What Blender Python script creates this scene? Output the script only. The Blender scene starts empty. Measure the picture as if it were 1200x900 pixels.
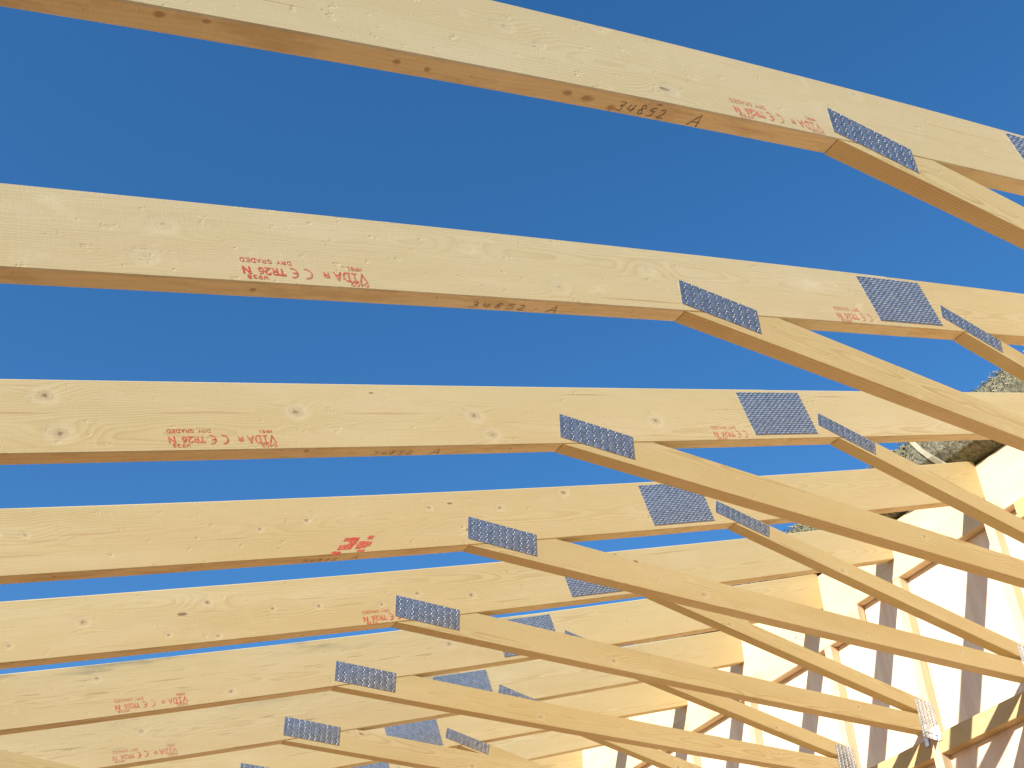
import bpy, bmesh, math, random
from mathutils import Vector, Matrix
random.seed(7)
sc = bpy.context.scene
col = sc.collection
PH = 0.35494; CP, SP = math.cos(PH), math.sin(PH)
ZO = 3.7                      # height of the truss frame's origin above the deck
W = 0.047                     # timber thickness
SPC = 0.6                     # truss spacing
XW = 2.622                    # face of the timber wall
U0 = -0.5
# how each truss sits a little out of true: y offset, yaw, du, dv, tilt, crown of the timber
DEF = [[-0.00695, 0.01883, -0.00178, 0.02992, 0.02055, 0.01485], [-0.01221, 0.0179, -0.00209, 0.00798, 0.01562, 0.0042],
       [0.00956, 0.00033, -0.00811, -0.00191, 0.00221, -0.00095], [0.01131, -0.00039, -0.00728, -0.01083, -0.00354, -0.00484],
       [0.00465, 0.00106, 0.00064, -0.00757, -0.0052, -0.0049], [-0.00023, -0.01701, 0.00147, -0.00702, -0.01389, -0.00591],
       [0.00047, 0.0081, 0.01097, -0.00327, -0.01334, -0.00496], [-0.00659, -0.00328, 0.00618, -0.00731, -0.00205, 0.00141],
       [0.004, 0.002, 0.004, -0.005, -0.004, -0.001], [-0.006, -0.002, 0.0, -0.004, -0.003, 0.0],
       [0.003, 0.001, 0.0, -0.003, 0.0, 0.0], [0.0, 0.0, 0.0, 0.0, 0.0, 0.0]]

def D(k, u, y, v):
    e = DEF[k-1]
    d = max(-2.2, min(3.4, u-U0))            # crown only over the length between supports
    v2 = v + e[3] + e[4]*(u-U0) - e[5]*d*d
    if u-U0 < -2.2: v2 += e[5]*2*(-2.2)*(-(u-U0+2.2))
    u2 = u + e[2]
    y2 = SPC*(k-1) + y + e[0] + e[1]*(u-U0)
    return Vector((u2*CP - v2*SP, y2, u2*SP + v2*CP + ZO))

# ------------------------------------------------------------------ materials
def newmat(name):
    m = bpy.data.materials.new(name); m.use_nodes = True
    nt = m.node_tree; nt.nodes.clear()
    out = nt.nodes.new('ShaderNodeOutputMaterial'); b = nt.nodes.new('ShaderNodeBsdfPrincipled')
    nt.links.new(b.outputs[0], out.inputs[0])
    return m, nt, b
class G:
    """small helper to write node graphs"""
    def __init__(s, nt): s.nt = nt
    def n(s, t, **kw):
        x = s.nt.nodes.new(t)
        for k, v in kw.items(): setattr(x, k, v)
        return x
    def put(s, sock, v):
        if isinstance(v, bpy.types.NodeSocket): s.nt.links.new(v, sock)
        else: sock.default_value = v
    def m(s, op, a, b=None, c=None, clamp=False):
        x = s.n('ShaderNodeMath', operation=op); x.use_clamp = clamp
        s.put(x.inputs[0], a)
        if b is not None: s.put(x.inputs[1], b)
        if c is not None: s.put(x.inputs[2], c)
        return x.outputs[0]
    def vec(s, x, y, z):
        c = s.n('ShaderNodeCombineXYZ'); s.put(c.inputs[0], x); s.put(c.inputs[1], y); s.put(c.inputs[2], z); return c.outputs[0]
    def noise(s, v, scale, detail=3, rough=.5):
        x = s.n('ShaderNodeTexNoise'); s.put(x.inputs['Vector'], v); x.inputs['Scale'].default_value = scale
        x.inputs['Detail'].default_value = detail; x.inputs['Roughness'].default_value = rough; return x.outputs[0]
    def ramp(s, f, stops):
        x = s.n('ShaderNodeValToRGB'); s.put(x.inputs[0], f); e = x.color_ramp.elements
        while len(e) < len(stops): e.new(.5)
        for i, (p, c) in enumerate(stops): e[i].position = p; e[i].color = (c, c, c, 1) if not hasattr(c, '__len__') else (*c, 1)
        return x.outputs[0]
    def mix(s, f, a, b, mode='MIX'):
        x = s.n('ShaderNodeMix', data_type='RGBA', blend_type=mode)
        s.put(x.inputs[0], f)
        for i, v in ((6, a), (7, b)):
            if isinstance(v, bpy.types.NodeSocket): s.nt.links.new(v, x.inputs[i])
            else: x.inputs[i].default_value = (*v, 1)
        return x.outputs[2]
    def smooth(s, x, a, b):
        r = s.n('ShaderNodeMapRange', interpolation_type='SMOOTHSTEP'); s.put(r.inputs[0], x)
        r.inputs[1].default_value = a; r.inputs[2].default_value = b; return r.outputs[0]

def wood(name, knots=(), pith=(0.14, 0.11), base=(.70, .505, .245), ring=.5, seed=0., stain=0., kpale=0., kdark=.45, under=(), streaks=(), rough=.45, period=0.):
    """sawn spruce: growth rings about a wandering pith, knots, saw marks.
    'grain' attribute = metres (along, across, through) of the piece, plus an offset per piece"""
    m, nt, b = newmat(name); g = G(nt)
    at = g.n('ShaderNodeAttribute', attribute_name='grain'); sep = g.n('ShaderNodeSeparateXYZ'); nt.links.new(at.outputs['Vector'], sep.inputs[0])
    so = g.n('ShaderNodeAttribute', attribute_name='seed').outputs['Fac']
    s, t, w = sep.outputs
    S = g.m('ADD', s, g.m('MULTIPLY', so, 13.7))
    S = g.m('ADD', S, seed)
    P = g.vec(S, t, w)
    # wander of the pith along the length
    wan = g.m('SUBTRACT', g.noise(g.vec(g.m('MULTIPLY', S, .9), 0., seed), 1., 2), .5)
    wan2 = g.m('SUBTRACT', g.noise(g.vec(g.m('MULTIPLY', S, 3.5), g.m('MULTIPLY', t, 6), g.m('MULTIPLY', w, 6)), 1., 3), .5)
    dt = g.m('ADD', g.m('SUBTRACT', t, g.m('SUBTRACT', g.m('MULTIPLY', so, pith[0]), pith[0]*.5)), g.m('MULTIPLY', wan, .12))
    dw = g.m('ADD', g.m('ADD', w, .035), g.m('MULTIPLY', wan, .09))
    r = g.m('SQRT', g.m('ADD', g.m('MULTIPLY', dt, dt), g.m('MULTIPLY', dw, dw)))
    r = g.m('ADD', r, g.m('MULTIPLY', wan2, .016))
    sk = g.m('MULTIPLY', g.m('FRACT', g.m('DIVIDE', g.m('ADD', s, g.m('MULTIPLY', so, 9.3)), period)), period) if period else s
    kmask = 0.; halo = 0.; push = 0.; kring = 0.; kcore = 0.
    for (ks, kt, kr) in knots:
        a = g.m('SUBTRACT', sk, ks); c = g.m('SUBTRACT', t, kt)
        c2 = g.m('MULTIPLY', c, c); a2 = g.m('MULTIPLY', a, a)
        wob = g.m('MULTIPLY', g.m('SUBTRACT', g.noise(g.vec(g.m('MULTIPLY', s, 60.), g.m('MULTIPLY', t, 60.), 0.), 1., 2), .5), kr*.8)
        d = g.m('ADD', g.m('SQRT', g.m('ADD', g.m('MULTIPLY', a2, .55), c2)), wob)
        kk = g.m('SUBTRACT', 1., g.smooth(d, kr*.30, kr*.9))
        rg = g.m('MULTIPLY', g.smooth(d, kr*.62, kr*.85), g.m('SUBTRACT', 1., g.smooth(d, kr*.9, kr*1.12)))
        kring = g.m('MAXIMUM', kring, rg) if kring != 0. else rg
        co_ = g.m('SUBTRACT', 1., g.smooth(d, kr*.08, kr*.36))
        kcore = g.m('MAXIMUM', kcore, co_) if kcore != 0. else co_
        hh = g.m('SUBTRACT', 1., g.smooth(d, kr*1.1, kr*2.3))
        q = g.m('SQRT', g.m('ADD', g.m('MULTIPLY', a2, .10), c2))
        pp = g.m('SUBTRACT', 1., g.smooth(q, 0., .045))
        kmask = g.m('MAXIMUM', kmask, kk) if kmask != 0. else kk
        halo = g.m('MAXIMUM', halo, hh) if halo != 0. else hh
        push = g.m('ADD', push, g.m('MULTIPLY', pp, kr*1.6)) if push != 0. else g.m('MULTIPLY', pp, kr*1.6)
    # scattered small pin knots on every face
    vo = g.n('ShaderNodeTexVoronoi', feature='F1'); vo.inputs['Scale'].default_value = 1.
    g.put(vo.inputs['Vector'], g.vec(g.m('MULTIPLY', S, 4.6), g.m('MULTIPLY', t, 13.), g.m('MULTIPLY', w, 13.)))
    sc3 = g.n('ShaderNodeSeparateColor'); nt.links.new(vo.outputs['Color'], sc3.inputs[0])
    rad = g.m('MULTIPLY', g.m('SUBTRACT', sc3.outputs[0], .45, clamp=True), .18)
    pin = g.m('SUBTRACT', 1., g.m('DIVIDE', vo.outputs['Distance'], g.m('ADD', rad, .0001)), clamp=True)
    pin = g.smooth(pin, 0., .45)
    pinh = g.m('SUBTRACT', 1., g.smooth(vo.outputs['Distance'], .05, .30))
    if push != 0.: r = g.m('ADD', r, push)
    r = g.m('ADD', r, g.m('MULTIPLY', g.m('MULTIPLY', pinh, g.m('SUBTRACT', sc3.outputs[0], .45, clamp=True)), .014))
    ph = g.m('FRACT', g.m('MULTIPLY', r, 170.))
    late = g.m('SUBTRACT', g.smooth(ph, .35, .92), g.smooth(ph, .93, 1.0))      # early wood to late wood, sharp edge
    amp = g.smooth(g.noise(g.vec(g.m('MULTIPLY', S, 1.3), g.m('MULTIPLY', t, 9), g.m('MULTIPLY', w, 9)), 1., 2), .30, .66)
    late = g.m('MULTIPLY', late, g.m('ADD', g.m('MULTIPLY', amp, .85), .15))
    fib = g.noise(g.vec(g.m('MULTIPLY', S, 9.), g.m('MULTIPLY', t, 420.), g.m('MULTIPLY', w, 420.)), 1., 3, .6)
    saw = g.noise(g.vec(g.m('MULTIPLY', S, 260.), g.m('MULTIPLY', t, 14.), g.m('MULTIPLY', w, 14.)), 1., 3, .7)
    blot = g.noise(g.vec(g.m('MULTIPLY', S, 2.6), g.m('MULTIPLY', t, 11.), g.m('MULTIPLY', w, 11.)), 1., 4, .55)
    tone = g.noise(g.vec(g.m('MULTIPLY', S, .55), g.m('MULTIPLY', t, 3.), so), 1., 2)
    c = g.mix(g.m('MULTIPLY', late, ring), base, (base[0]*.66, base[1]*.50, base[2]*.34))
    c = g.mix(g.m('MULTIPLY', g.smooth(blot, .40, .70), .55), c, (base[0]*1.08, base[1]*1.10, base[2]*1.25))
    c = g.mix(g.m('MULTIPLY', g.smooth(tone, .42, .66), .36), c, (base[0]*.90, base[1]*.80, base[2]*.66))
    c = g.mix(g.m('MULTIPLY', g.smooth(fib, .38, .70), .26), c, (base[0]*.74, base[1]*.66, base[2]*.5))
    c = g.mix(g.m('MULTIPLY', g.smooth(saw, .45, .75), .14), c, (base[0]*1.1, base[1]*1.14, base[2]*1.35))
    if kpale: rough = 1.
    if rough:        # rough band sawn face: pale torn patches lying across the grain
        tp = g.noise(g.vec(g.m('MULTIPLY', g.m('ADD', S, g.m('MULTIPLY', g.m('ABSOLUTE', g.m('ADD', t, wan)), .7)), 8.), g.m('MULTIPLY', t, 11.), 2.), 1., 5, .65)
        c = g.mix(g.m('MULTIPLY', g.smooth(tp, .57, .72), .62*rough*rough), c, (base[0]*1.17, base[1]*1.20, base[2]*1.38))
        fs = g.noise(g.vec(g.m('MULTIPLY', S, 420.), g.m('MULTIPLY', t, 240.), g.m('MULTIPLY', w, 240.)), 1., 2, .7)
        c = g.mix(g.m('MULTIPLY', g.smooth(fs, .46, .62), .34*rough), c, (base[0]*.86, base[1]*.82, base[2]*.70))
    pt = g.m('FRACT', g.m('MULTIPLY', so, 7.31))
    c = g.mix(g.m('MULTIPLY', pt, .30), c, (base[0]*.86, base[1]*.80, base[2]*.68))
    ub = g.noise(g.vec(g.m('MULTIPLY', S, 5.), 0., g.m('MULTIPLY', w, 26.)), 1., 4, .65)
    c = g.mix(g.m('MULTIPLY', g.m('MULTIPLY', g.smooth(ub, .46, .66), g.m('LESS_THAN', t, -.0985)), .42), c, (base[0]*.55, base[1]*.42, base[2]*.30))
    # resin streaks and splits running with the grain
    st = g.noise(g.vec(g.m('MULTIPLY', S, 1.5), g.m('MULTIPLY', t, 95.), g.m('MULTIPLY', w, 60.)), 1., 2)
    c = g.mix(g.m('MULTIPLY', g.smooth(st, .70, .76), .55), c, (.36, .19, .075))
    if stain:
        gr = g.noise(g.vec(g.m('MULTIPLY', S, 2.2), g.m('MULTIPLY', t, 16.), 3.), 1., 5, .65)
        edge = g.smooth(t, .03, .095)
        c = g.mix(g.m('MULTIPLY', g.m('MULTIPLY', g.smooth(gr, .47, .66), edge), stain), c, (.16, .17, .12))
        st2 = g.noise(g.vec(g.m('MULTIPLY', S, 6.), g.m('MULTIPLY', g.m('ADD', t, g.m('MULTIPLY', wan2, .03)), 130.), 0.), 1., 3)
        c = g.mix(g.m('MULTIPLY', g.m('MULTIPLY', g.smooth(st2, .60, .68), g.m('SUBTRACT', 1., g.smooth(g.m('ABSOLUTE', t), .03, .06))), .6), c, (.30, .19, .09))
    # pin knots: dark centre, paler halo
    c = g.mix(g.m('MULTIPLY', pinh, .10), c, (base[0]*1.1, base[1]*1.12, base[2]*1.3))
    c = g.mix(g.m('MULTIPLY', pin, .8), c, (.20, .105, .05))
    if kmask != 0.:
        c = g.mix(g.m('MULTIPLY', halo, .22 if kpale else .36), c, (base[0]*1.05, base[1]*1.1, base[2]*1.3))
        kn = g.noise(g.vec(g.m('MULTIPLY', s, 110.), g.m('MULTIPLY', t, 110.), 0.), 1., 3)
        kc = g.mix(g.smooth(kn, .35, .7), (.40, .27, .15), (.24, .15, .085))
        kin = g.smooth(kn, .30, .60)
        if kpale: kc = g.mix(kin, (.66, .60, .44), (.44, .34, .20))
        c = g.mix(g.m('MULTIPLY', kmask, g.m('ADD', g.m('MULTIPLY', kin, .30), kdark)), c, kc)
        c = g.mix(g.m('MULTIPLY', kring, .10 if kpale else .26), c, (.36, .23, .12))
        c = g.mix(g.m('MULTIPLY', kcore, .22 if kpale else .70), c, (.20, .12, .06))
    for (ks, kw, kr, el) in under:       # knots and resin smears on the underside only
        a = g.m('SUBTRACT', s, ks); c_ = g.m('SUBTRACT', w, kw)
        wob = g.m('MULTIPLY', g.m('SUBTRACT', g.noise(g.vec(g.m('MULTIPLY', s, 50.), g.m('MULTIPLY', w, 50.), 0.), 1., 2), .5), kr*.9)
        d = g.m('ADD', g.m('SQRT', g.m('ADD', g.m('MULTIPLY', g.m('MULTIPLY', a, a), el), g.m('MULTIPLY', c_, c_))), wob)
        f = g.m('MULTIPLY', g.m('SUBTRACT', 1., g.smooth(d, kr*.4, kr*1.05)), g.m('LESS_THAN', t, -.0995))
        c = g.mix(g.m('MULTIPLY', f, .62), c, (.22, .10, .035))
    for (ks, kt, hl, ht) in streaks:     # brown heart streaks
        a = g.m('DIVIDE', g.m('SUBTRACT', s, ks), hl); c_ = g.m('DIVIDE', g.m('ADD', g.m('SUBTRACT', t, kt), g.m('MULTIPLY', wan2, .02)), ht)
        d = g.m('SQRT', g.m('ADD', g.m('MULTIPLY', a, a), g.m('MULTIPLY', c_, c_)))
        c = g.mix(g.m('MULTIPLY', g.m('SUBTRACT', 1., g.smooth(d, .5, 1.1)), .5), c, (base[0]*.70, base[1]*.52, base[2]*.40))
    nt.links.new(c, b.inputs['Base Color'])
    b.inputs['Roughness'].default_value = .72
    b.inputs['Specular IOR Level'].default_value = .25
    h = g.m('ADD', g.m('MULTIPLY', saw, .30), g.m('MULTIPLY', fib, .18))
    h = g.m('ADD', h, g.m('MULTIPLY', blot, .35))
    h = g.m('SUBTRACT', h, g.m('MULTIPLY', late, .12))
    h = g.m('SUBTRACT', h, g.m('MULTIPLY', pin, .5))
    tear = g.noise(g.vec(g.m('MULTIPLY', S, 26.), g.m('MULTIPLY', t, 34.), g.m('MULTIPLY', w, 34.)), 1., 4, .6)
    c2 = g.smooth(tear, .61, .70)
    h = g.m('ADD', h, g.m('MULTIPLY', c2, .6))
    if halo != 0.: h = g.m('ADD', h, g.m('MULTIPLY', halo, .5))
    bp = g.n('ShaderNodeBump'); bp.inputs['Strength'].default_value = .55; bp.inputs['Distance'].default_value = .0014
    g.put(bp.inputs['Height'], h); nt.links.new(bp.outputs[0], b.inputs['Normal'])
    return m

KN = {1: [(-.878, .026, .011), (-.808, -.008, .006), (-.626, .093, .012), (-.507, -.058, .010), (.146, .077, .012)],
      2: [(-1.344, .028, .013), (-.413, -.055, .013), (-.099, .027, .012), (-.64, .04, .010), (-1.393, -.055, .012)],
      3: [(-1.427, .052, .015), (-1.406, -.05, .015), (-.826, .009, .015), (-.296, -.005, .014), (-.258, -.067, .013), (.36, -.026, .014)],
      4: [(-.72, -.003, .006), (.418, .071, .011), (-.137, .04, .007), (.135, .026, .008), (-.567, .017, .007), (-1.364, .014, .006), (-.036, -.035, .005), (-1.155, -.057, .004)],
      5: [(-1.096, .006, .011), (-.695, .037, .009), (-.477, -.005, .007), (.088, 0., .009), (.312, -.028, .010), (-.309, -.012, .008), (-.842, -.063, .006), (-.683, -.082, .007), (-.068, -.029, .006), (-1.317, -.049, .006)],
      6: [(-.914, .043, .009), (-.445, -.066, .010), (.52, .01, .013)],
      7: [(-.617, .022, .010), (.113, -.075, .011)]}
BASES = [(0.620, 0.520, 0.308), (0.630, 0.527, 0.306), (0.645, 0.528, 0.288), (0.650, 0.520, 0.270), (0.645, 0.513, 0.262), (0.615, 0.495, 0.264), (0.620, 0.500, 0.268), (0.640, 0.508, 0.260)]
UN = {1: [(-1.53, .012, .008, .5), (-1.46, .010, .006, .4), (-1.13, .022, .006, .4), (-1.07, .026, .008, 1.), (-.77, .02, .008, .3), (-.72, .024, .010, .25), (-.655, .035, .010, .5)],
      2: [(-1.18, .022, .007, .8), (-.76, .012, .004, 1.), (-.48, .030, .004, 1.)], 3: [(-.82, .010, .009, 1.), (-.2, .02, .005, .5)], 4: [(-1.3, .02, .005, .6), (-.95, .03, .005, .8)], 5: [(-.38, .03, .006, .5)]}
SK = {6: [(-1.1, -.005, .10, .0018), (-.9, .0, .09, .0016), (-.68, .006, .10, .0018), (-.5, .009, .06, .0016)], 3: [(-1.07, .004, .15, .0035), (-1.52, .003, .12, .004), (-.57, .002, .14, .0035)], 4: [(-1.2, .008, .10, .003)], 8: [(-.3, -.05, .16, .006)], 5: [(-.2, -.02, .10, .003)]}
M_R = [wood('spruce_rafter_%d' % (i+1), KN.get(i+1, ()), base=BASES[min(i, 7)], seed=i*3.1, ring=(.42, .42, .62, .62, .55, .45, .4, .6)[min(i, 7)],
            stain=(.75 if i == 5 else .3 if i == 6 else 0.), kpale=(1. if i < 2 else 0.), kdark=(.10, .10, .30, .5, .55, .3, .3, .4)[min(i, 7)], under=UN.get(i+1, ()), streaks=SK.get(i+1, ())) for i in range(8)]
M_WEB = wood('spruce_web', ((.25, .014, .008), (1.12, -.016, .010)), period=2.13, kdark=.22, base=(.600, .475, .235), ring=.85, seed=41., rough=.75)
M_NOG = wood('spruce_blocking', (), base=(.62, .465, .235), ring=.4, seed=91.)
M_FR = wood('spruce_framing', (), base=(.72, .57, .37), ring=.4, seed=77.)

def steel():
    m, nt, b = newmat('galvanised_steel'); g = G(nt)
    tc = g.n('ShaderNodeTexCoord')
    n1 = g.noise(tc.outputs['Object'], 60., 3); n2 = g.noise(tc.outputs['Object'], 400., 2)
    c = g.mix(g.smooth(n1, .35, .7), (.42, .44, .445), (.64, .65, .655))
    nt.links.new(c, b.inputs['Base Color']); b.inputs['Metallic'].default_value = .82
    g.put(b.inputs['Roughness'], g.m('ADD', g.m('MULTIPLY', n1, .2), .22))
    bp = g.n('ShaderNodeBump'); bp.inputs['Strength'].default_value = .25; bp.inputs['Distance'].default_value = .0005
    g.put(bp.inputs['Height'], n2); nt.links.new(bp.outputs[0], b.inputs['Normal'])
    return m
def flat(name, c, rough=.6, metal=0., var=.15, scale=30.):
    m, nt, b = newmat(name); g = G(nt); tc = g.n('ShaderNodeTexCoord')
    n1 = g.noise(tc.outputs['Object'], scale, 4)
    cc = g.mix(g.smooth(n1, .3, .7), tuple(x*(1-var) for x in c), tuple(min(1, x*(1+var)) for x in c))
    nt.links.new(cc, b.inputs['Base Color']); b.inputs['Roughness'].default_value = rough; b.inputs['Metallic'].default_value = metal
    return m
M_ST = steel()
M_SLOT = flat('punched_slot', (.10, .085, .07), .7)
M_TOOTH = flat('punched_lip', (.50, .51, .52), .5, .3)
M_HANG = flat('bright_hanger_steel', (.72, .73, .74), .38, .85)

def ink(name, c, wear):
    m, nt, b = newmat(name); g = G(nt); tc = g.n('ShaderNodeTexCoord')
    n1 = g.noise(tc.outputs['Object'], 130., 3, .7); n2 = g.noise(tc.outputs['Object'], 12., 2)
    f = g.m('ADD', g.m('MULTIPLY', n1, .7), g.m('MULTIPLY', n2, .5))
    cc = g.mix(g.m('MULTIPLY', g.smooth(f, .52, .70), wear), c, (.60, .48, .26))
    nt.links.new(cc, b.inputs['Base Color']); b.inputs['Roughness'].default_value = .8
    return m
M_RED = ink('red_stamp_ink', (.60, .06, .03), .30)
M_REDW = ink('faded_red_stamp_ink', (.60, .12, .065), .50)
M_BLK = ink('black_marker_ink', (.045, .035, .03), .35)

def plywood():
    m, nt, b = newmat('plywood_sheathing'); g = G(nt); tc = g.n('ShaderNodeTexCoord')
    sp = g.n('ShaderNodeSeparateXYZ'); nt.links.new(tc.outputs['Object'], sp.inputs[0])
    v = g.vec(sp.outputs[0], g.m('MULTIPLY', sp.outputs[1], 9.), g.m('MULTIPLY', sp.outputs[2], .8))
    n1 = g.noise(v, 1.6, 4, .6); n2 = g.noise(g.vec(0., g.m('MULTIPLY', sp.outputs[1], 120.), g.m('MULTIPLY', sp.outputs[2], 4.)), 1., 3)
    c = g.mix(g.smooth(n1, .35, .65), (.72, .53, .385), (.81, .655, .49))
    c = g.mix(g.m('MULTIPLY', g.smooth(n2, .5, .75), .25), c, (.60, .41, .29))
    nt.links.new(c, b.inputs['Base Color']); b.inputs['Roughness'].default_value = .7
    return m
M_PLY = plywood()

def thatch_mat():
    m, nt, b = newmat('weathered_thatch'); g = G(nt); tc = g.n('ShaderNodeTexCoord')
    o = tc.outputs['Object']
    n1 = g.noise(o, 55., 5, .7); n2 = g.noise(o, 7., 3); n3 = g.noise(o, 160., 3)
    c = g.mix(g.smooth(n1, .35, .65), (.085, .08, .05), (.27, .24, .16))
    c = g.mix(g.m('MULTIPLY', g.smooth(n2, .45, .65), .7), c, (.15, .165, .075))
    c = g.mix(g.m('MULTIPLY', g.smooth(n3, .62, .7), .8), c, (.50, .43, .30))
    nt.links.new(c, b.inputs['Base Color']); b.inputs['Roughness'].default_value = .95
    bp = g.n('ShaderNodeBump'); bp.inputs['Strength'].default_value = 1.; bp.inputs['Distance'].default_value = .02
    g.put(bp.inputs['Height'], n1); nt.links.new(bp.outputs[0], b.inputs['Normal'])
    return m
M_TH = thatch_mat()
M_STRAW = flat('pale_straw', (.46, .39, .24), .8, var=.35, scale=9.)
M_STRAP = flat('pale_strap', (.36, .33, .23), .8)
M_DECK = flat('chipboard_deck', (.22, .10, .032), .85, scale=3.)
M_GRND = flat('bare_earth', (.12, .07, .035), .95, scale=.6)
M_STONE = flat('pale_render', (.45, .40, .32), .9, scale=2.)

# ------------------------------------------------------------------ mesh helpers
def link(name, verts, faces, mat, parent=None, mats=None, mi=None, grain=None, seed=0., loc=None):
    me = bpy.data.meshes.new(name)
    o0 = parent_world(parent) if parent else Vector((0, 0, 0))
    me.from_pydata([tuple(v-o0) for v in verts], [], faces)
    for m in (mats or [mat]): me.materials.append(m)
    if mi:
        for p, i in zip(me.polygons, mi): p.material_index = i
    if grain:
        a = me.attributes.new('grain', 'FLOAT_VECTOR', 'POINT')
        for i, gv in enumerate(grain): a.data[i].vector = gv
        a = me.attributes.new('seed', 'FLOAT', 'POINT')
        for i in range(len(verts)): a.data[i].value = seed
    me.update()
    ob = bpy.data.objects.new(name, me); col.objects.link(ob)
    if parent: ob.parent = parent
    return ob
def parent_world(p):
    v = Vector(p.location)
    while p.parent: p = p.parent; v += Vector(p.location)
    return v
def thing(name, label, cat, loc, group=None):
    o = bpy.data.objects.new(name, None); col.objects.link(o); o.location = loc; o.empty_display_size = .2
    o['label'] = label; o['category'] = cat
    if group: o['group'] = group
    return o

CH = .0032
def beam(name, quad, mapf, mat, parent, y0=0., y1=W, n=40, seed=0., gs=None, skew=0.):
    """timber whose side is the quad TL,TR,BR,BL in (u,v); mapf(u,y,v) puts it in the world. Arrises eased by CH."""
    TL, TR, BR, BL = [Vector((a, b)) for a, b in quad]
    L = ((TR-TL).length+(BR-BL).length)/2; H = ((TL-BL).length+(TR-BR).length)/2
    # section height square to the length
    ax = ((TR+BR)-(TL+BL)).normalized(); pn = Vector((-ax.y, ax.x)); H = abs((TL-BR).dot(pn))
    V = []; GA = []; F = []
    for i in range(n+1):
        f = i/n
        T = TL.lerp(TR, f); B = BL.lerp(BR, f)
        q = (T-B).normalized()
        for (P, dv, yy) in ((T, 0, y0+CH), (T, -CH, y0), (B, CH, y0), (B, 0, y0+CH), (B, 0, y1-CH), (B, CH, y1), (T, -CH, y1), (T, 0, y1-CH)):
            Q = P+q*dv
            V.append(mapf(Q.x, yy, Q.y))
            m = (Q-(TL+BL)/2)
            t = m.dot(pn)-(0 if gs is None else 0)
            GA.append((Q.dot(ax) if gs is None else Q.x, t if gs is None else Q.y, yy-y0))
    for i in range(n):
        for j in range(8):
            a = i*8+j; b_ = i*8+(j+1) % 8
            F.append((a, a+8, b_+8, b_))
    F.append(tuple(range(0, 8))); F.append(tuple(n*8+j for j in range(7, -1, -1)))
    return link(name, V, F, mat, parent, grain=GA, seed=seed)

def box(name, lo, hi, mat, parent=None, grainaxis=1, seed=0., ch=.002, n=1):
    """chamfered box in the world with grain attribute along an axis"""
    bm = bmesh.new(); bmesh.ops.create_cube(bm, size=1)
    for v in bm.verts:
        v.co = Vector([lo[i]+(v.co[i]+.5)*(hi[i]-lo[i]) for i in range(3)])
    if ch: bmesh.ops.bevel(bm, geom=bm.edges[:], offset=ch, segments=1, affect='EDGES')
    vs = [v.co.copy() for v in bm.verts]; bm.verts.index_update()
    fs = [tuple(v.index for v in f.verts) for f in bm.faces]; bm.free()
    c = Vector([(lo[i]+hi[i])/2 for i in range(3)])
    ax = [grainaxis]+[i for i in range(3) if i != grainaxis]
    ga = [(v[ax[0]], v[ax[2]]-c[ax[2]], v[ax[1]]-c[ax[1]]) for v in vs]
    return link(name, vs, fs, mat, parent, grain=ga, seed=seed)

def clip_u(v, k):
    """u where the timber of truss k meets the wall face, at height v"""
    u = (XW-.002+SP*v)/CP
    for _ in range(8):
        u += (XW-.002-D(k, u, 0, v).x)/CP
    return u

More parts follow.
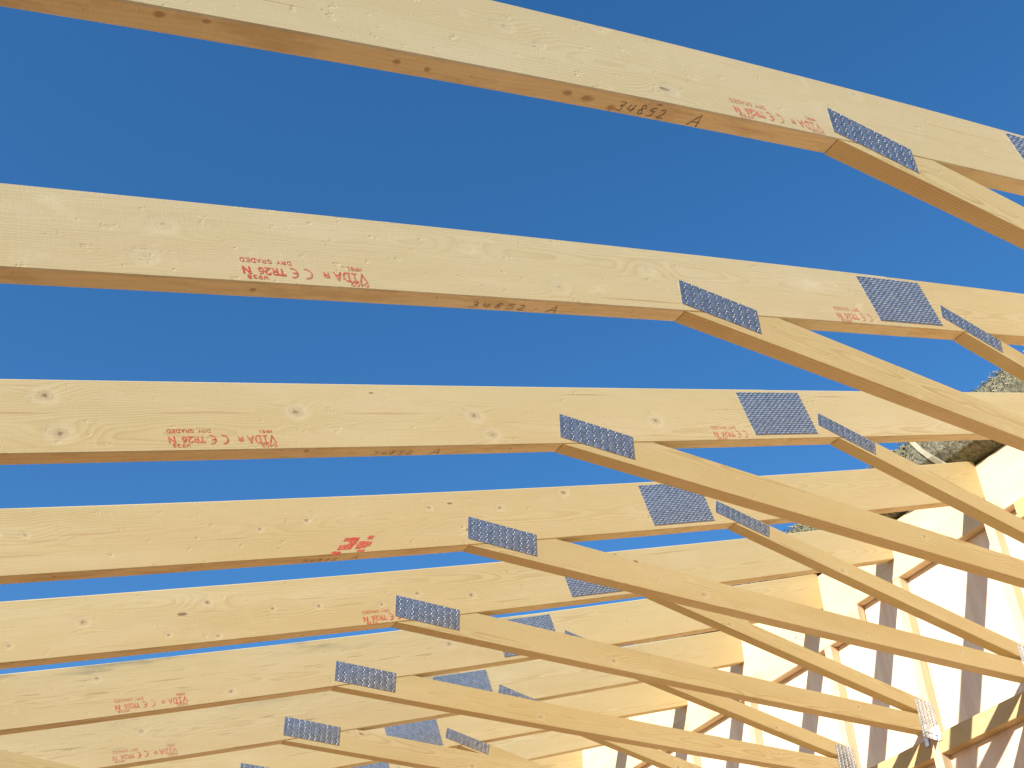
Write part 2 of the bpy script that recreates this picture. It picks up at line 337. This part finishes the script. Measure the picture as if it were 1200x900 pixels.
def plate(parent, k, origin, ang, L, H, cols, rows, style, label=None):
    """punched nail plate: origin = top left corner (u,v), turned by ang, with slots and raised lips as geometry"""
    ca, sa = math.cos(ang), math.sin(ang)
    rnd = random.Random(k*97+int(abs(origin[0])*1000)+rows)
    def mp(a, b, h):             # a along, b down, h out of the timber
        return D(k, origin[0]+a*ca+b*sa, -h, origin[1]+a*sa-b*ca)
    V = []; F = []; MI = []
    def quad(pts, mi):
        i = len(V); V.extend(mp(*p) for p in pts); F.append(tuple(range(i, i+len(pts)))); MI.append(mi)
    T = .0012
    nx = 10
    for i in range(nx):
        a0, a1 = L*i/nx, L*(i+1)/nx
        quad([(a0, 0, T), (a0, H, T), (a1, H, T), (a1, 0, T)], 0)
        quad([(a0, 0, T), (a1, 0, T), (a1, 0, -.0005), (a0, 0, -.0005)], 0); quad([(a0, H, -.0005), (a1, H, -.0005), (a1, H, T), (a0, H, T)], 0)
    quad([(0, 0, T), (0, 0, -.0005), (0, H, -.0005), (0, H, T)], 0); quad([(L, 0, T), (L, H, T), (L, H, -.0005), (L, 0, -.0005)], 0)
    da, db = L/cols, H/rows
    for i in range(cols):
        for j in range(rows):
            if style == 'A':
                a = (i+.5)*da + (.0022 if j % 2 else -.0022); b = (j+.5)*db; sl, sw = da*.50, db*.42
                quad([(a-sl/2, b-sw/2, T+.0002), (a-sl/2+.002, b+sw/2, T+.0002), (a+sl/2, b+sw/2, T+.0002), (a+sl/2-.002, b-sw/2, T+.0002)], 1)
                # lip curled up at the slot's end, facing the light
                h = .0008+rnd.random()*.0008; a0 = a+sl*.22
                quad([(a0, b-sw*.55, T), (a0, b+sw*.55, T), (a0+.0018, b+sw*.35, T+h), (a0+.0018, b-sw*.35, T+h)], 2)
                quad([(a0+.0018, b-sw*.35, T+h), (a0+.0018, b+sw*.35, T+h), (a0+.0052, b+sw*.55, T), (a0+.0052, b-sw*.55, T)], 0)
            else:
                a = (i+.5+(.5 if j % 2 else 0)-.25)*da; b = (j+.5)*db; sl, sw = da*.55, db*.40
                quad([(a-sl/2, b-sw/2, T+.0002), (a-sl/2, b+sw/2, T+.0002), (a+sl/2, b+sw/2, T+.0002), (a+sl/2, b-sw/2, T+.0002)], 1)
                h = .0016+rnd.random()*.001; a0 = a-sl*.5
                quad([(a0, b-sw*.75, T), (a0, b+sw*.2, T), (a0+sl, b-sw*.1, T+h), (a0+sl, b-sw*.8, T+h)], 2)
    o = link('nail_plate', V, F, None, parent, mats=[M_ST, M_SLOT, M_TOOTH], mi=MI)
    if label: o['label'] = label
    return o

# ------------------------------------------------------------------ writing
def arc_strip(cx, cy, r, w, a0, a1, n=18, sx=1.):
    vs = []; fs = []
    for i in range(n+1):
        a = math.radians(a0+(a1-a0)*i/n)
        for rr in (r-w/2, r+w/2): vs.append((cx+sx*rr*math.cos(a), cy+rr*math.sin(a)))
    for i in range(n): fs.append((2*i, 2*i+1, 2*i+3, 2*i+2))
    return vs, fs
# the mill's grade stamp in its own units (980 wide), inkjet style line letters
def _o(*p): return list(p)
LT = {'V': [[(0, 1), (.5, 0), (1, 1)]], 'I': [[(.5, 0), (.5, 1)], [(.15, 0), (.85, 0)], [(.15, 1), (.85, 1)]],
      'D': [[(.1, 0), (.1, 1)], [(-.05, 0), (.55, 0), (.9, .25), (.9, .75), (.55, 1), (-.05, 1)]], 'A': [[(0, 0), (.5, 1), (1, 0)], [(.2, .36), (.8, .36)]],
      'R': [[(.1, 0), (.1, 1), (.65, 1), (.9, .85), (.9, .62), (.65, .5), (.1, .5)], [(.5, .5), (.95, 0)]], 'T': [[(.5, 0), (.5, 1)], [(0, .82), (0, 1), (1, 1), (1, .82)]],
      '2': [[(.05, .78), (.3, 1), (.7, 1), (.95, .78), (.9, .52), (.05, 0), (.98, 0)]], '6': [[(.85, .95), (.45, .85), (.08, .4), (.2, .05), (.6, 0), (.95, .22), (.85, .5), (.5, .58), (.15, .42)]],
      'N': [[(.08, 0), (.08, 1), (.92, 0), (.92, 1)], [(.0, 1), (.2, 1)]], '0': [[(.3, 0), (.05, .3), (.05, .7), (.3, 1), (.7, 1), (.95, .7), (.95, .3), (.7, 0), (.3, 0)]],
      '4': [[(.72, 0), (.72, 1), (.05, .32), (1, .32)]], 'W': [[(0, 1), (.25, 0), (.5, .65), (.75, 0), (1, 1)]],
      '9': [[(.15, .05), (.55, .15), (.92, .6), (.8, .95), (.4, 1), (.05, .78), (.15, .5), (.5, .42), (.85, .58)]],
      '3': [[(.05, .9), (.5, 1), (.9, .8), (.8, .58), (.4, .52), (.8, .46), (.95, .2), (.5, 0), (.05, .1)]],
      '8': [[(.5, .52), (.1, .75), (.3, 1), (.7, 1), (.9, .75), (.5, .52), (.05, .25), (.3, 0), (.7, 0), (.95, .25), (.5, .52)]],
      'M': [[(0, 0), (0, 1), (.5, .4), (1, 1), (1, 0)]], '1': [[(.25, .8), (.5, 1), (.5, 0)], [(.2, 0), (.8, 0)]], 'Y': [[(0, 1), (.5, .5), (1, 1)], [(.5, .5), (.5, 0)]],
      'G': [[(.9, .85), (.6, 1), (.25, .95), (.05, .5), (.25, .05), (.7, 0), (.95, .2), (.95, .45), (.55, .45)]], 'E': [[(.95, 1), (.1, 1), (.1, 0), (.95, 0)], [(.1, .52), (.75, .52)]]}
STAMP = [('VIDA', 0, 262, 0, 76, 12), ('R', 305, 350, 8, 52, 10), ('TR26', 660, 860, 4, 62, 11.5), ('N', 922, 978, 4, 60, 14),
         ('0402', 0, 142, 88, 120, 5), ('W938', 800, 955, 76, 108, 5), ('MR81', 18, 142, -60, -29, 5), ('DRY', 594, 702, -72, -40, 5), ('GRADED', 742, 982, -75, -41, 5)]
def stamp(parent, k, u0, v0, L, mat, skip=(), x_lim=None, label=None):
    V = []; F = []; sc_ = L/980.; rr = random.Random(k*5+int(u0*100)); cnt = [0]
    def mp(x, y): cnt[0] += 1; return D(k, u0-x*sc_, -.0004-.000004*(len(F) % 9), v0-y*sc_)
    def add(vs, fs):
        i = len(V); V.extend(mp(*p) for p in vs)
        F.extend(tuple(i+j for j in f) for f in fs)
    def strip(p0, p1, w_):
        d = Vector((p1[0]-p0[0], p1[1]-p0[1])); L_ = d.length
        if L_ < 1e-6: return
        d /= L_; n_ = Vector((-d.y, d.x))*w_/2; e = d*w_*.42
        a = Vector(p0)-e; b_ = Vector(p1)+e
        add([a+n_, a-n_, b_-n_, b_+n_], [(0, 1, 2, 3)])
    for (s_, a, b, c, d, wd) in STAMP:
        if x_lim and (a < x_lim[0] or b > x_lim[1]): continue
        cell = (b-a)/(len(s_)+(len(s_)-1)*.30)
        for i, ch in enumerate(s_):
            x0 = a+i*cell*1.30; jx, jy = rr.uniform(-1.5, 1.5), rr.uniform(-1.5, 1.5)
            for st in LT[ch]:
                for p0, p1 in zip(st[:-1], st[1:]):
                    strip((x0+jx+p0[0]*cell, c+jy+p0[1]*(d-c)), (x0+jx+p1[0]*cell, c+jy+p1[1]*(d-c)), wd*rr.uniform(.9, 1.15))
    if not x_lim or x_lim[0] < 450:
        add(*arc_strip(488, 34, 42, 12, 75, 285)); add(*arc_strip(600, 34, 42, 12, 75, 285))
        add([(558, 28), (558, 41), (596, 41), (596, 28)], [(0, 3, 2, 1)])
    o = link('grade_stamp', V, F, mat, parent)
    if label: o['label'] = label
    return o
# hand writing: strokes as polylines in a unit cell each
HW = {'3': [[(.1, .95), (.55, 1.), (.75, .85), (.6, .62), (.3, .55), (.62, .5), (.72, .25), (.5, .05), (.1, 0), (-.1, .08)]],
      '4': [[(.25, .95), (.08, .42), (.45, .36), (.9, .45)], [(.72, .9), (.62, .45), (.55, .0)]],
      '8': [[(.75, .85), (.5, 1.), (.28, .85), (.4, .6), (.62, .35), (.6, .12), (.35, .0), (.15, .15), (.35, .5), (.7, .7), (.75, .85)]],
      '5': [[(.85, .95), (.35, .92), (.25, .6), (.6, .58), (.75, .35), (.6, .08), (.1, .0)]],
      '2': [[(.2, .85), (.5, 1.), (.75, .85), (.65, .5), (.2, .08), (.5, .03), (.9, .06)]],
      'A': [[(-.1, 0), (.5, 1.), (.62, .98), (.78, -.02)], [(.12, .38), (.78, .42)]]}
def handwrite(parent, k, mat, u0, u1, y0, y1, a0, fade=1.):
    V = []; F = []
    wd = .0021*fade; hr = random.Random(k*11)
    def stroke(pts):
        base = len(V)
        for i, p in enumerate(pts):
            q = pts[min(i+1, len(pts)-1)]; r = pts[max(i-1, 0)]
            d = Vector((q[0]-r[0], q[1]-r[1])).normalized(); nn = Vector((-d.y, d.x))*wd*(.6+.4*math.sin(i*1.7)**2)/2
            for s_ in (1, -1): V.append(D(k, p[0]+nn.x*s_, p[1]+nn.y*s_, RB-.0009))
        for i in range(len(pts)-1): F.append((base+2*i, base+2*i+2, base+2*i+3, base+2*i+1))
    def smoothp(pts):
        o = []
        for i in range(len(pts)-1):
            p0 = pts[max(i-1, 0)]; p1 = pts[i]; p2 = pts[i+1]; p3 = pts[min(i+2, len(pts)-1)]
            for j in range(4):
                t = j/4
                o.append(tuple(.5*((2*p1[c])+(-p0[c]+p2[c])*t+(2*p0[c]-5*p1[c]+4*p2[c]-p3[c])*t*t+(-p0[c]+3*p1[c]-3*p2[c]+p3[c])*t**3) for c in (0, 1)))
        o.append(pts[-1]); return o
    cw = (u1-u0)/5
    for i, ch in enumerate('34852'):
        for st in HW[ch]:
            stroke([(u0+cw*(i+.05+.8*x), y1+(y0-y1)*y+.001*math.sin(i*2.)) for x, y in smoothp([(a+hr.uniform(-.07, .07), b+hr.uniform(-.06, .06)) for a, b in st])])
    num = link('handwritten_number', V, F, mat, parent)
    V.clear(); F.clear()
    for st in HW['A']:
        stroke([(a0+.03*x, y1+.004+(y0-y1)*1.25*y) for x, y in (smoothp(st) if len(st) > 2 else st)])
    return link('handwritten_letter', V, F, mat, parent)

# ------------------------------------------------------------------ the trusses
RT, RB = .09615, -.10215
def split_y(m): return m
LBL = {1: 'nearest roof truss, crossing the top of the picture with 34852 A under its rafter',
       2: 'second roof truss from the top, with the large sharp red stamp at its left',
       3: 'third roof truss from the top, level rafter with big ringed knots beside its stamp',
       4: 'fourth roof truss from the top, the one with a smeared bright red blot',
       5: 'fifth roof truss from the top, knotty rafter whose red stamp meets its long nail plate',
       6: 'sixth roof truss from the top, rafter with grey weather stains and a cracked middle',
       7: 'seventh roof truss from the top, faded red stamp and a level board over its left',
       8: 'eighth roof truss from the top, its rafter just entering at the bottom left edge',
       9: 'ninth roof truss from the top, seen low between the eighth and the bright wall',
       10: 'tenth roof truss, a strip of rafter low at the foot of the bright wall',
       11: 'farthest roof truss, mostly hidden at the bottom edge of the picture'}
CH_ = CH
for k in range(1, 12):
    base = D(k, 0, 0, 0)
    T = thing('roof_truss', LBL[k], 'roof truss', base, 'timber roof trusses at even spacing')
    mp = lambda u, y, v, k=k: D(k, u, y, v)
    mr = M_R[min(k-1, 7)] if k <= 8 else M_R[(3, 4, 7, 3)[k-9]]
    us = .9132
    ul = -3.45
    r1 = beam('rafter', [(ul, RT), (us-.0008, RT), (us-.0008, RB), (ul, RB)], mp, mr, T, n=60, seed=k*.37 % 1, gs=1)
    r2 = beam('rafter', [(us+.0008, RT-.001), (clip_u(RT, k), RT-.001), (clip_u(RB, k), RB+.0005), (us+.0008, RB+.0005)], mp, M_R[2] if k % 2 else M_R[3], T, n=30, seed=(k*.61+.2) % 1, gs=1)
    # raised tie: under side of the rafter to the wall post
    ct = lambda u: .00542-.34981*u+.002; cb = lambda u: -.1128-.3352*u
    g_ = .0012
    def tcut(fn, v):   # u where the line meets v
        a = 0.; b = 3.
        for _ in range(50):
            m_ = (a+b)/2
            if fn(m_) > v: a = m_
            else: b = m_
        return a
    uT = tcut(ct, RB-g_); uB = -.028
    def wallc(fn):
        u = 2.4
        for _ in range(12): u += (XW-.002-D(k, u, 0, fn(u)).x)/(CP+.33*SP)
        return u
    wT, wB = wallc(ct), wallc(cb)
    beam('tie', [(uT, RB-g_), (wT, ct(wT)), (wB, cb(wB)), (uB, RB-g_)], mp, M_WEB, T, n=40, seed=(k*.23+.1) % 1)
    # diagonal web, rafter to the post end of the tie
    wt = lambda u: .6475-.5750*u; wb = lambda u: .5655-.5750*u
    a_ = (.6475-RB)/.575; b_ = (.5655-RB)/.575
    eT = wallc(wt)
    eB = (.5655-.00742-g_)/(.575-.34981)
    if D(k, eB, 0, wb(eB)).x > XW-.002: eB = wallc(wb)
    beam('web', [(a_, RB-g_), (eT, wt(eT)), (eB, wb(eB)), (b_, RB-g_)], mp, M_WEB, T, n=30, seed=(k*.47+.3) % 1)
    # wall post the truss stands against
    py = D(k, 2.5, 0, -.9).y
    zb = 4.49 if py < 2.72 else 4.366
    box('post', (XW, py, .1), (XW+.0515, py+W, zb-.0015), M_FR, T, 2, seed=(k*.31) % 1)
    # nail plates
    plate(T, k, (-.0003, .0), math.radians(-19.1), .2545, .0832, 10, 9, 'A')
    plate(T, k, (.7652, .0828), math.radians(0.), .2985, .1660, 13, 22, 'C')
    plate(T, k, (1.1168, -.0005), math.radians(-30.0), .250, .0560, 10, 6, 'A')
    # end plate over tie, web and post, in the world's upright
    vs = []; fs = []; mi = []
    zt = 3.835
    yf = py-.0016
    def wq(pts, m_):
        i = len(vs); vs.extend(Vector(p) for p in pts); fs.append(tuple(range(i, i+len(pts)))); mi.append(m_)
    x0, x1, z0, z1 = 2.535, 2.645, 3.655, 3.835
    dz = D(k, 2.45, 0, -.945).z-D(3, 2.45, 0, -.945).z
    z0 += dz; z1 += dz
    wq([(x0, yf, z0), (x1, yf, z0), (x1, yf, z1), (x0, yf, z1)], 0)
    wq([(x0, yf, z0), (x0, yf, z1), (x0, yf+.0014, z1), (x0, yf+.0014, z0)], 0); wq([(x0, yf, z0), (x0, yf+.0014, z0), (x1, yf+.0014, z0), (x1, yf, z0)], 0)
    for i in range(5):
        for j in range(14):
            cx = x0+(i+.5)*(x1-x0)/5; cz = z0+(j+.5)*(z1-z0)/14
            wq([(cx-.003, yf-.0003, cz-.0035), (cx+.003, yf-.0003, cz-.0035), (cx+.003, yf-.0003, cz+.0035), (cx-.003, yf-.0003, cz+.0035)], 1)
            wq([(cx-.0055, yf, cz-.0045), (cx-.003, yf-.0022, cz-.0035), (cx-.003, yf-.0022, cz+.0035), (cx-.0055, yf, cz+.0045)], 2)
    link('end_plate', vs, fs, None, T, mats=[M_ST, M_SLOT, M_TOOTH], mi=mi)
    # joist hanger: a folded shoe under the end of the tie with two side flanges on the wall
    vs = []; fs = []; mi = []
    zc = D(k, wB, 0, cb(wB)).z
    hy0, hy1 = py-.003, py+W+.003
    def bx(lo, hi):
        i = len(vs)
        for z in (lo[2], hi[2]):
            for (x, y) in ((lo[0], lo[1]), (hi[0], lo[1]), (hi[0], hi[1]), (lo[0], hi[1])): vs.append(Vector((x, y, z)))
        for f in ((0, 3, 2, 1), (4, 5, 6, 7), (0, 1, 5, 4), (1, 2, 6, 5), (2, 3, 7, 6), (3, 0, 4, 7)): fs.append(tuple(i+a for a in f))
    bx((XW-.07, hy0-.001, zc-.0045), (XW-.0015, hy1+.001, zc-.002))
    bx((XW-.065, hy0-.002, zc-.002), (XW-.0015, hy0-.0004, zc+.028))
    bx((XW-.065, hy1+.0004, zc-.002), (XW-.0015, hy1+.002, zc+.028))
    bx((XW-.0035, hy0-.022, zc-.035), (XW-.0005, hy0+.0, zc+.030)); bx((XW-.0035, hy1, zc-.035), (XW-.0005, hy1+.022, zc+.03))
    link('joist_hanger', vs, fs, M_HANG, T)
    # writing
    if k == 1: stamp(r1, k, -.068, -.066, .268, M_REDW)
    if k == 2:
        stamp(r1, k, -.930, -.062, .272, M_RED)
        stamp(r1, k, .853, -.068, .277, M_REDW, x_lim=(385, 1000))
    if k == 3:
        stamp(r1, k, -.900, -.062, .265, M_RED)
        stamp(r1, k, .850, -.070, .268, M_REDW, x_lim=(385, 1000))
    if k == 4:
        # smeared print: slanting bars of ink dragged across the grain
        V = []; F = []; rr = random.Random(4)
        for (xa, xb, ya, yb, n_) in ((405, 420, 628.5, 633, 4), (396, 411, 637.5, 644, 4), (415, 427, 634.5, 644, 2), (431, 437, 627, 632, 1), (388, 397, 646, 651, 2), (416, 424, 646, 649, 2), (409, 416, 633, 638, 1), (428, 432, 636, 641, 1)):
            for q in range(n_):
                x0_ = xa+(xb-xa)*q/n_; x1_ = xa+(xb-xa)*(q+.82+.3*rr.random())/n_
                i = len(V); y0_ = ya+rr.uniform(-.4, .4); y1_ = yb+rr.uniform(-.6, .6); sh = (y1_-y0_)*.75
                for (px_, py_) in ((x0_+sh, y0_), (x0_+sh*.5-.3, (y0_+y1_)/2+rr.uniform(-.3, .3)), (x0_, y1_), (x1_, y1_), (x1_+sh*.5+.3, (y0_+y1_)/2), (x1_+sh, y0_+rr.uniform(-.5, .5))):
                    V.append(D(k, -.366+(px_-437)*.00313, -.0004-.00002*(i % 7), -.053-(py_-630)*.0024))
                F.append(tuple(range(i, i+6)))
        s_ = link('smeared_stamp', V, F, M_RED, r1)
    if k == 5: stamp(r1, k, .118, -.070, .270, M_RED)
    if k == 6: stamp(r1, k, -.611, -.064, .254, M_REDW)
    if k == 7: stamp(r1, k, -.488, -.063, .254, M_REDW)
    if k == 1: handwrite(r1, k, M_BLK, -.645, -.515, .016, .038, -.450)
    if k == 2: handwrite(r1, k, M_BLK, -.665, -.505, .018, .036, -.445)
    if k == 3: handwrite(r1, k, M_BLK, -.63, -.505, .018, .036, -.450, .8)
    if k == 4: handwrite(r1, k, M_BLK, -.60, -.48, .018, .036, -.44, .8)

# ------------------------------------------------------------------ the timber wall
WL = thing('timber_wall', 'sunlit plywood wall with header boards and short blocks that the roof trusses run into', 'wall', (XW+.06, 2.4, 0))
YA, YB = -2.4, 9.6
XP = XW+.053
y = YA
i = 0
while y < YB-.01:
    box('plywood_panel', (XP, y+.0015, .02), (XP+.012, y+1.2-.0015, 4.765), M_PLY, WL, 2, ch=.001)
    y += 1.2; i += 1
def hboard(y0, y1, z0, z1, seed):
    box('header_board', (XW, y0, z0), (XW+.047, y1, z1), M_FR, WL, 1, seed=seed, ch=.003)
hboard(YA, 2.712, 4.49, 4.782, .3); hboard(2.715, YB, 4.366, 4.768, .7)
rn = random.Random(3)
posts = [D(k, 2.5, 0, -.9).y for k in range(1, 13)]
for i in range(11):
    j = rn.uniform(-.004, .004)
    box('noggin', (XW+rn.uniform(.0, .003), posts[i]+W+.001, 3.603+j), (XW+.0515, posts[i+1]-.001, 3.692+j), M_NOG, WL, 1, seed=rn.random(), ch=.002)
    box('noggin', (XW+.002, posts[i]+W+.001, 2.30+j), (XW+.0515, posts[i+1]-.001, 2.39+j), M_NOG, WL, 1, seed=rn.random(), ch=.002)
box('sole_plate', (XW, YA, .004), (XW+.05, YB, .098), M_FR, WL, 1, seed=.1)
box('packing_block', (XW-.012, 1.55, 4.398), (XW+.047, 1.672, 4.4885), M_WEB, WL, 1, seed=.5, ch=.003)

# ------------------------------------------------------------------ level board nailed over the seventh rafter
def binder():
    n = 12; V = []; F = []; GA = []; x0, x1 = -2.7, .55; H = .097; TH = .024
    for i in range(n+1):
        x = x0+(x1-x0)*i/n
        yb = D(7, x/CP, 0, -.1).y-.0015
        zt = 3.325-.042*(x+1.07)
        for (yy, zz) in ((yb-TH, zt), (yb-TH, zt-H), (yb, zt-H), (yb, zt)):
            V.append(Vector((x, yy, zz))); GA.append((x, zz-zt+H/2, yy-yb))
    for i in range(n):
        for j in range(4): F.append((4*i+j, 4*i+4+j, 4*i+4+(j+1) % 4, 4*i+(j+1) % 4))
    F += [(0, 1, 2, 3), (4*n+3, 4*n+2, 4*n+1, 4*n)]
    o = link('binder_board', V, F, M_WEB, None, grain=GA, seed=.66)
    o['label'] = 'short-looking level board nailed across the rafter in the bottom left corner'; o['category'] = 'board'
binder()

# ------------------------------------------------------------------ thatched roof beyond the wall
def thatch():
    T = thing('thatched_roof', 'old mossy thatched roof eave behind the timber wall with a pale strap round it', 'thatched roof', (3.4, 2.4, 4.8))
    prof = [(2.78, 4.800), (2.66, 4.795), (2.57, 4.800), (2.515, 4.815), (2.478, 4.85), (2.462, 4.90), (2.468, 4.96), (2.492, 5.015), (2.54, 5.062), (2.62, 5.115), (2.72, 5.165), (2.9, 5.25), (3.3, 5.43), (4.0, 5.74), (5.0, 6.16), (5.6, 6.40), (6.2, 6.18), (8.2, 5.2)]
    # refine the profile near the eave
    P = []
    for i in range(len(prof)-1):
        a, b_ = Vector(prof[i]), Vector(prof[i+1]); m = max(1, int((b_-a).length/.03)) if i < 11 else 5
        for j in range(m): P.append(a.lerp(b_, j/m))
    P.append(Vector(prof[-1]))
    from mathutils import noise
    V = []; F = []
    NY = 300; ya, yb = -2.6, 10.4
    for i in range(NY+1):
        y = ya+(yb-ya)*i/NY
        for j, p in enumerate(P):
            q = P[min(j+1, len(P)-1)]-P[max(j-1, 0)]; nn = Vector((-q.y, q.x)).normalized()
            d = .014*noise.noise(Vector((p.x*9, y*9, p.y*9)))+.010*noise.noise(Vector((p.x*30, y*30, p.y*30)))
            V.append(Vector((p.x-nn.x*d*0+(-nn.x)*0+nn.x*d, y, p.y+nn.y*d)))
    m = len(P)
    for i in range(NY):
        for j in range(m-1): F.append((i*m+j, i*m+j+1, (i+1)*m+j+1, (i+1)*m+j))
    link('thatch', V, F, M_TH, T)
    # straw ends bristling from the eave: bent little stalks through the surface
    V = []; F = []; MI = []; rr = random.Random(5)
    eave = [p for p in P if p.x < 2.95 and p.y > 4.86]
    for _ in range(9000):
        j = rr.randrange(1, len(eave)-1); p = eave[j]; q = eave[j+1]-eave[j-1]
        nn = Vector((-q.y, q.x)).normalized()
        if nn.x > 0 and p.x < 2.6: nn = -nn
        if p.y > 5.05 and nn.y < 0: nn = -nn
        y = rr.uniform(.8, 7.2)
        o = Vector((p.x, y, p.y))+Vector((nn.x, 0, nn.y))*rr.uniform(-.008, .006)+Vector((rr.uniform(-.012, .012), 0, rr.uniform(-.012, .012)))
        d = (Vector((nn.x, 0, nn.y))*rr.uniform(.15, .9)+Vector((-.55, rr.uniform(-.5, .5), -.55))).normalized()
        L = rr.uniform(.010, .030); s_ = d.cross(Vector((rr.uniform(-1, 1), rr.uniform(-1, 1), rr.uniform(-1, 1)))).normalized()*rr.uniform(.0016, .0038)
        t_ = d.cross(s_).normalized()*s_.length
        i = len(V)
        for e in (o, o+d*L):
            V += [e+s_, e-s_*.5+t_*.85, e-s_*.5-t_*.85]
        F += [(i, i+1, i+4, i+3), (i+1, i+2, i+5, i+4), (i+2, i, i+3, i+5), (i+3, i+4, i+5)]
        MI += [0 if rr.random() < .45 else 1]*4
    so = link('straw_ends', V, F, None, T, mats=[M_STRAW, M_TH], mi=MI)
    so['kind'] = 'stuff'
    # strap round the eave
    V = []; F = []
    sp = [p for p in P if (p.x < 2.75)]
    for j, p in enumerate(sp):
        q = sp[min(j+1, len(sp)-1)]-sp[max(j-1, 0)]; nn = Vector((-q.y, q.x)).normalized()
        if nn.x > 0: nn = -nn
        if p.y < 4.82: nn = Vector((0, -1))
        yy = 1.885+.175*min(1, max(0, (p.y-4.80)/.29))
        for (s_, h) in ((-.013, .010), (-.013, .024), (.013, .024), (.013, .010)):
            V.append(Vector((p.x+nn.x*h, yy+s_, p.y+nn.y*h)))
    n = len(sp)
    for i in range(n-1):
        for j in range(4): F.append((4*i+j, 4*i+(j+1) % 4, 4*i+4+(j+1) % 4, 4*i+4+j))
    st = link('eave_strap', V, F, M_STRAP, T)
    box('cottage_wall', (2.80, -2.4, .0), (8.0, 10.0, 4.83), M_STONE, T, 1, ch=0)
thatch()

# ------------------------------------------------------------------ ground
def sheet(name, x0, x1, y0, y1, z, mat, n=1):
    V = [Vector((x0, y0, z)), Vector((x1, y0, z)), Vector((x1, y1, z)), Vector((x0, y1, z))]
    o = link(name, V, [(0, 1, 2, 3)], mat); o['kind'] = 'structure'; return o
sheet('ground', -1500, 1500, -1500, 1500, -.02, M_GRND)
sheet('floor', -6, XW+.02, -6, 11, 0., M_DECK)

# ------------------------------------------------------------------ light
l = Vector((1, .344, -.42)).normalized()
sun = bpy.data.lights.new('sun', 'SUN'); sun.energy = 5.0; sun.angle = math.radians(.55); sun.color = (1., .95, .86)
so = bpy.data.objects.new('sun', sun); col.objects.link(so); so.rotation_euler = l.to_track_quat('-Z', 'Y').to_euler(); so.location = (-6, -3, 9)
wd = bpy.data.worlds.new('World'); sc.world = wd; wd.use_nodes = True
nt = wd.node_tree; bg = nt.nodes['Background']; sky = nt.nodes.new('ShaderNodeTexSky'); sky.sky_type = 'NISHITA'; sky.sun_disc = False
sky.sun_elevation = math.asin(-l.z); sky.sun_rotation = math.atan2(-l.x, -l.y)
sky.air_density = 1.0; sky.dust_density = .05; sky.ozone_density = 3.0; sky.altitude = 100
hs = nt.nodes.new('ShaderNodeHueSaturation'); hs.inputs['Saturation'].default_value = 1.25; hs.inputs['Hue'].default_value = .502; nt.links.new(sky.outputs[0], hs.inputs['Color']); nt.links.new(hs.outputs[0], bg.inputs[0]); bg.inputs[1].default_value = .128

# ------------------------------------------------------------------ camera
cam = bpy.data.cameras.new('camera'); co = bpy.data.objects.new('camera', cam); col.objects.link(co)
R = Vector((.88033, -.47436, 0)); U = Vector((-.30179, -.56007, .77152)); Fw = Vector((.36598, .67919, .63620))
co.matrix_world = Matrix(((R.x, U.x, -Fw.x, -1.40762), (R.y, U.y, -Fw.y, -1.09835), (R.z, U.z, -Fw.z, 1.58667), (0, 0, 0, 1)))
cam.lens = 1371.9869/1200*36; cam.sensor_width = 36; cam.sensor_fit = 'HORIZONTAL'; cam.clip_end = 5000; cam.clip_start = .05
sc.camera = co
sc.render.engine = 'CYCLES'
sc.cycles.max_bounces = 8; sc.cycles.diffuse_bounces = 5
vs = sc.view_settings; vs.view_transform = 'Standard'; vs.look = 'None'; vs.gamma = 1; vs.use_curve_mapping = False; vs.exposure = .72
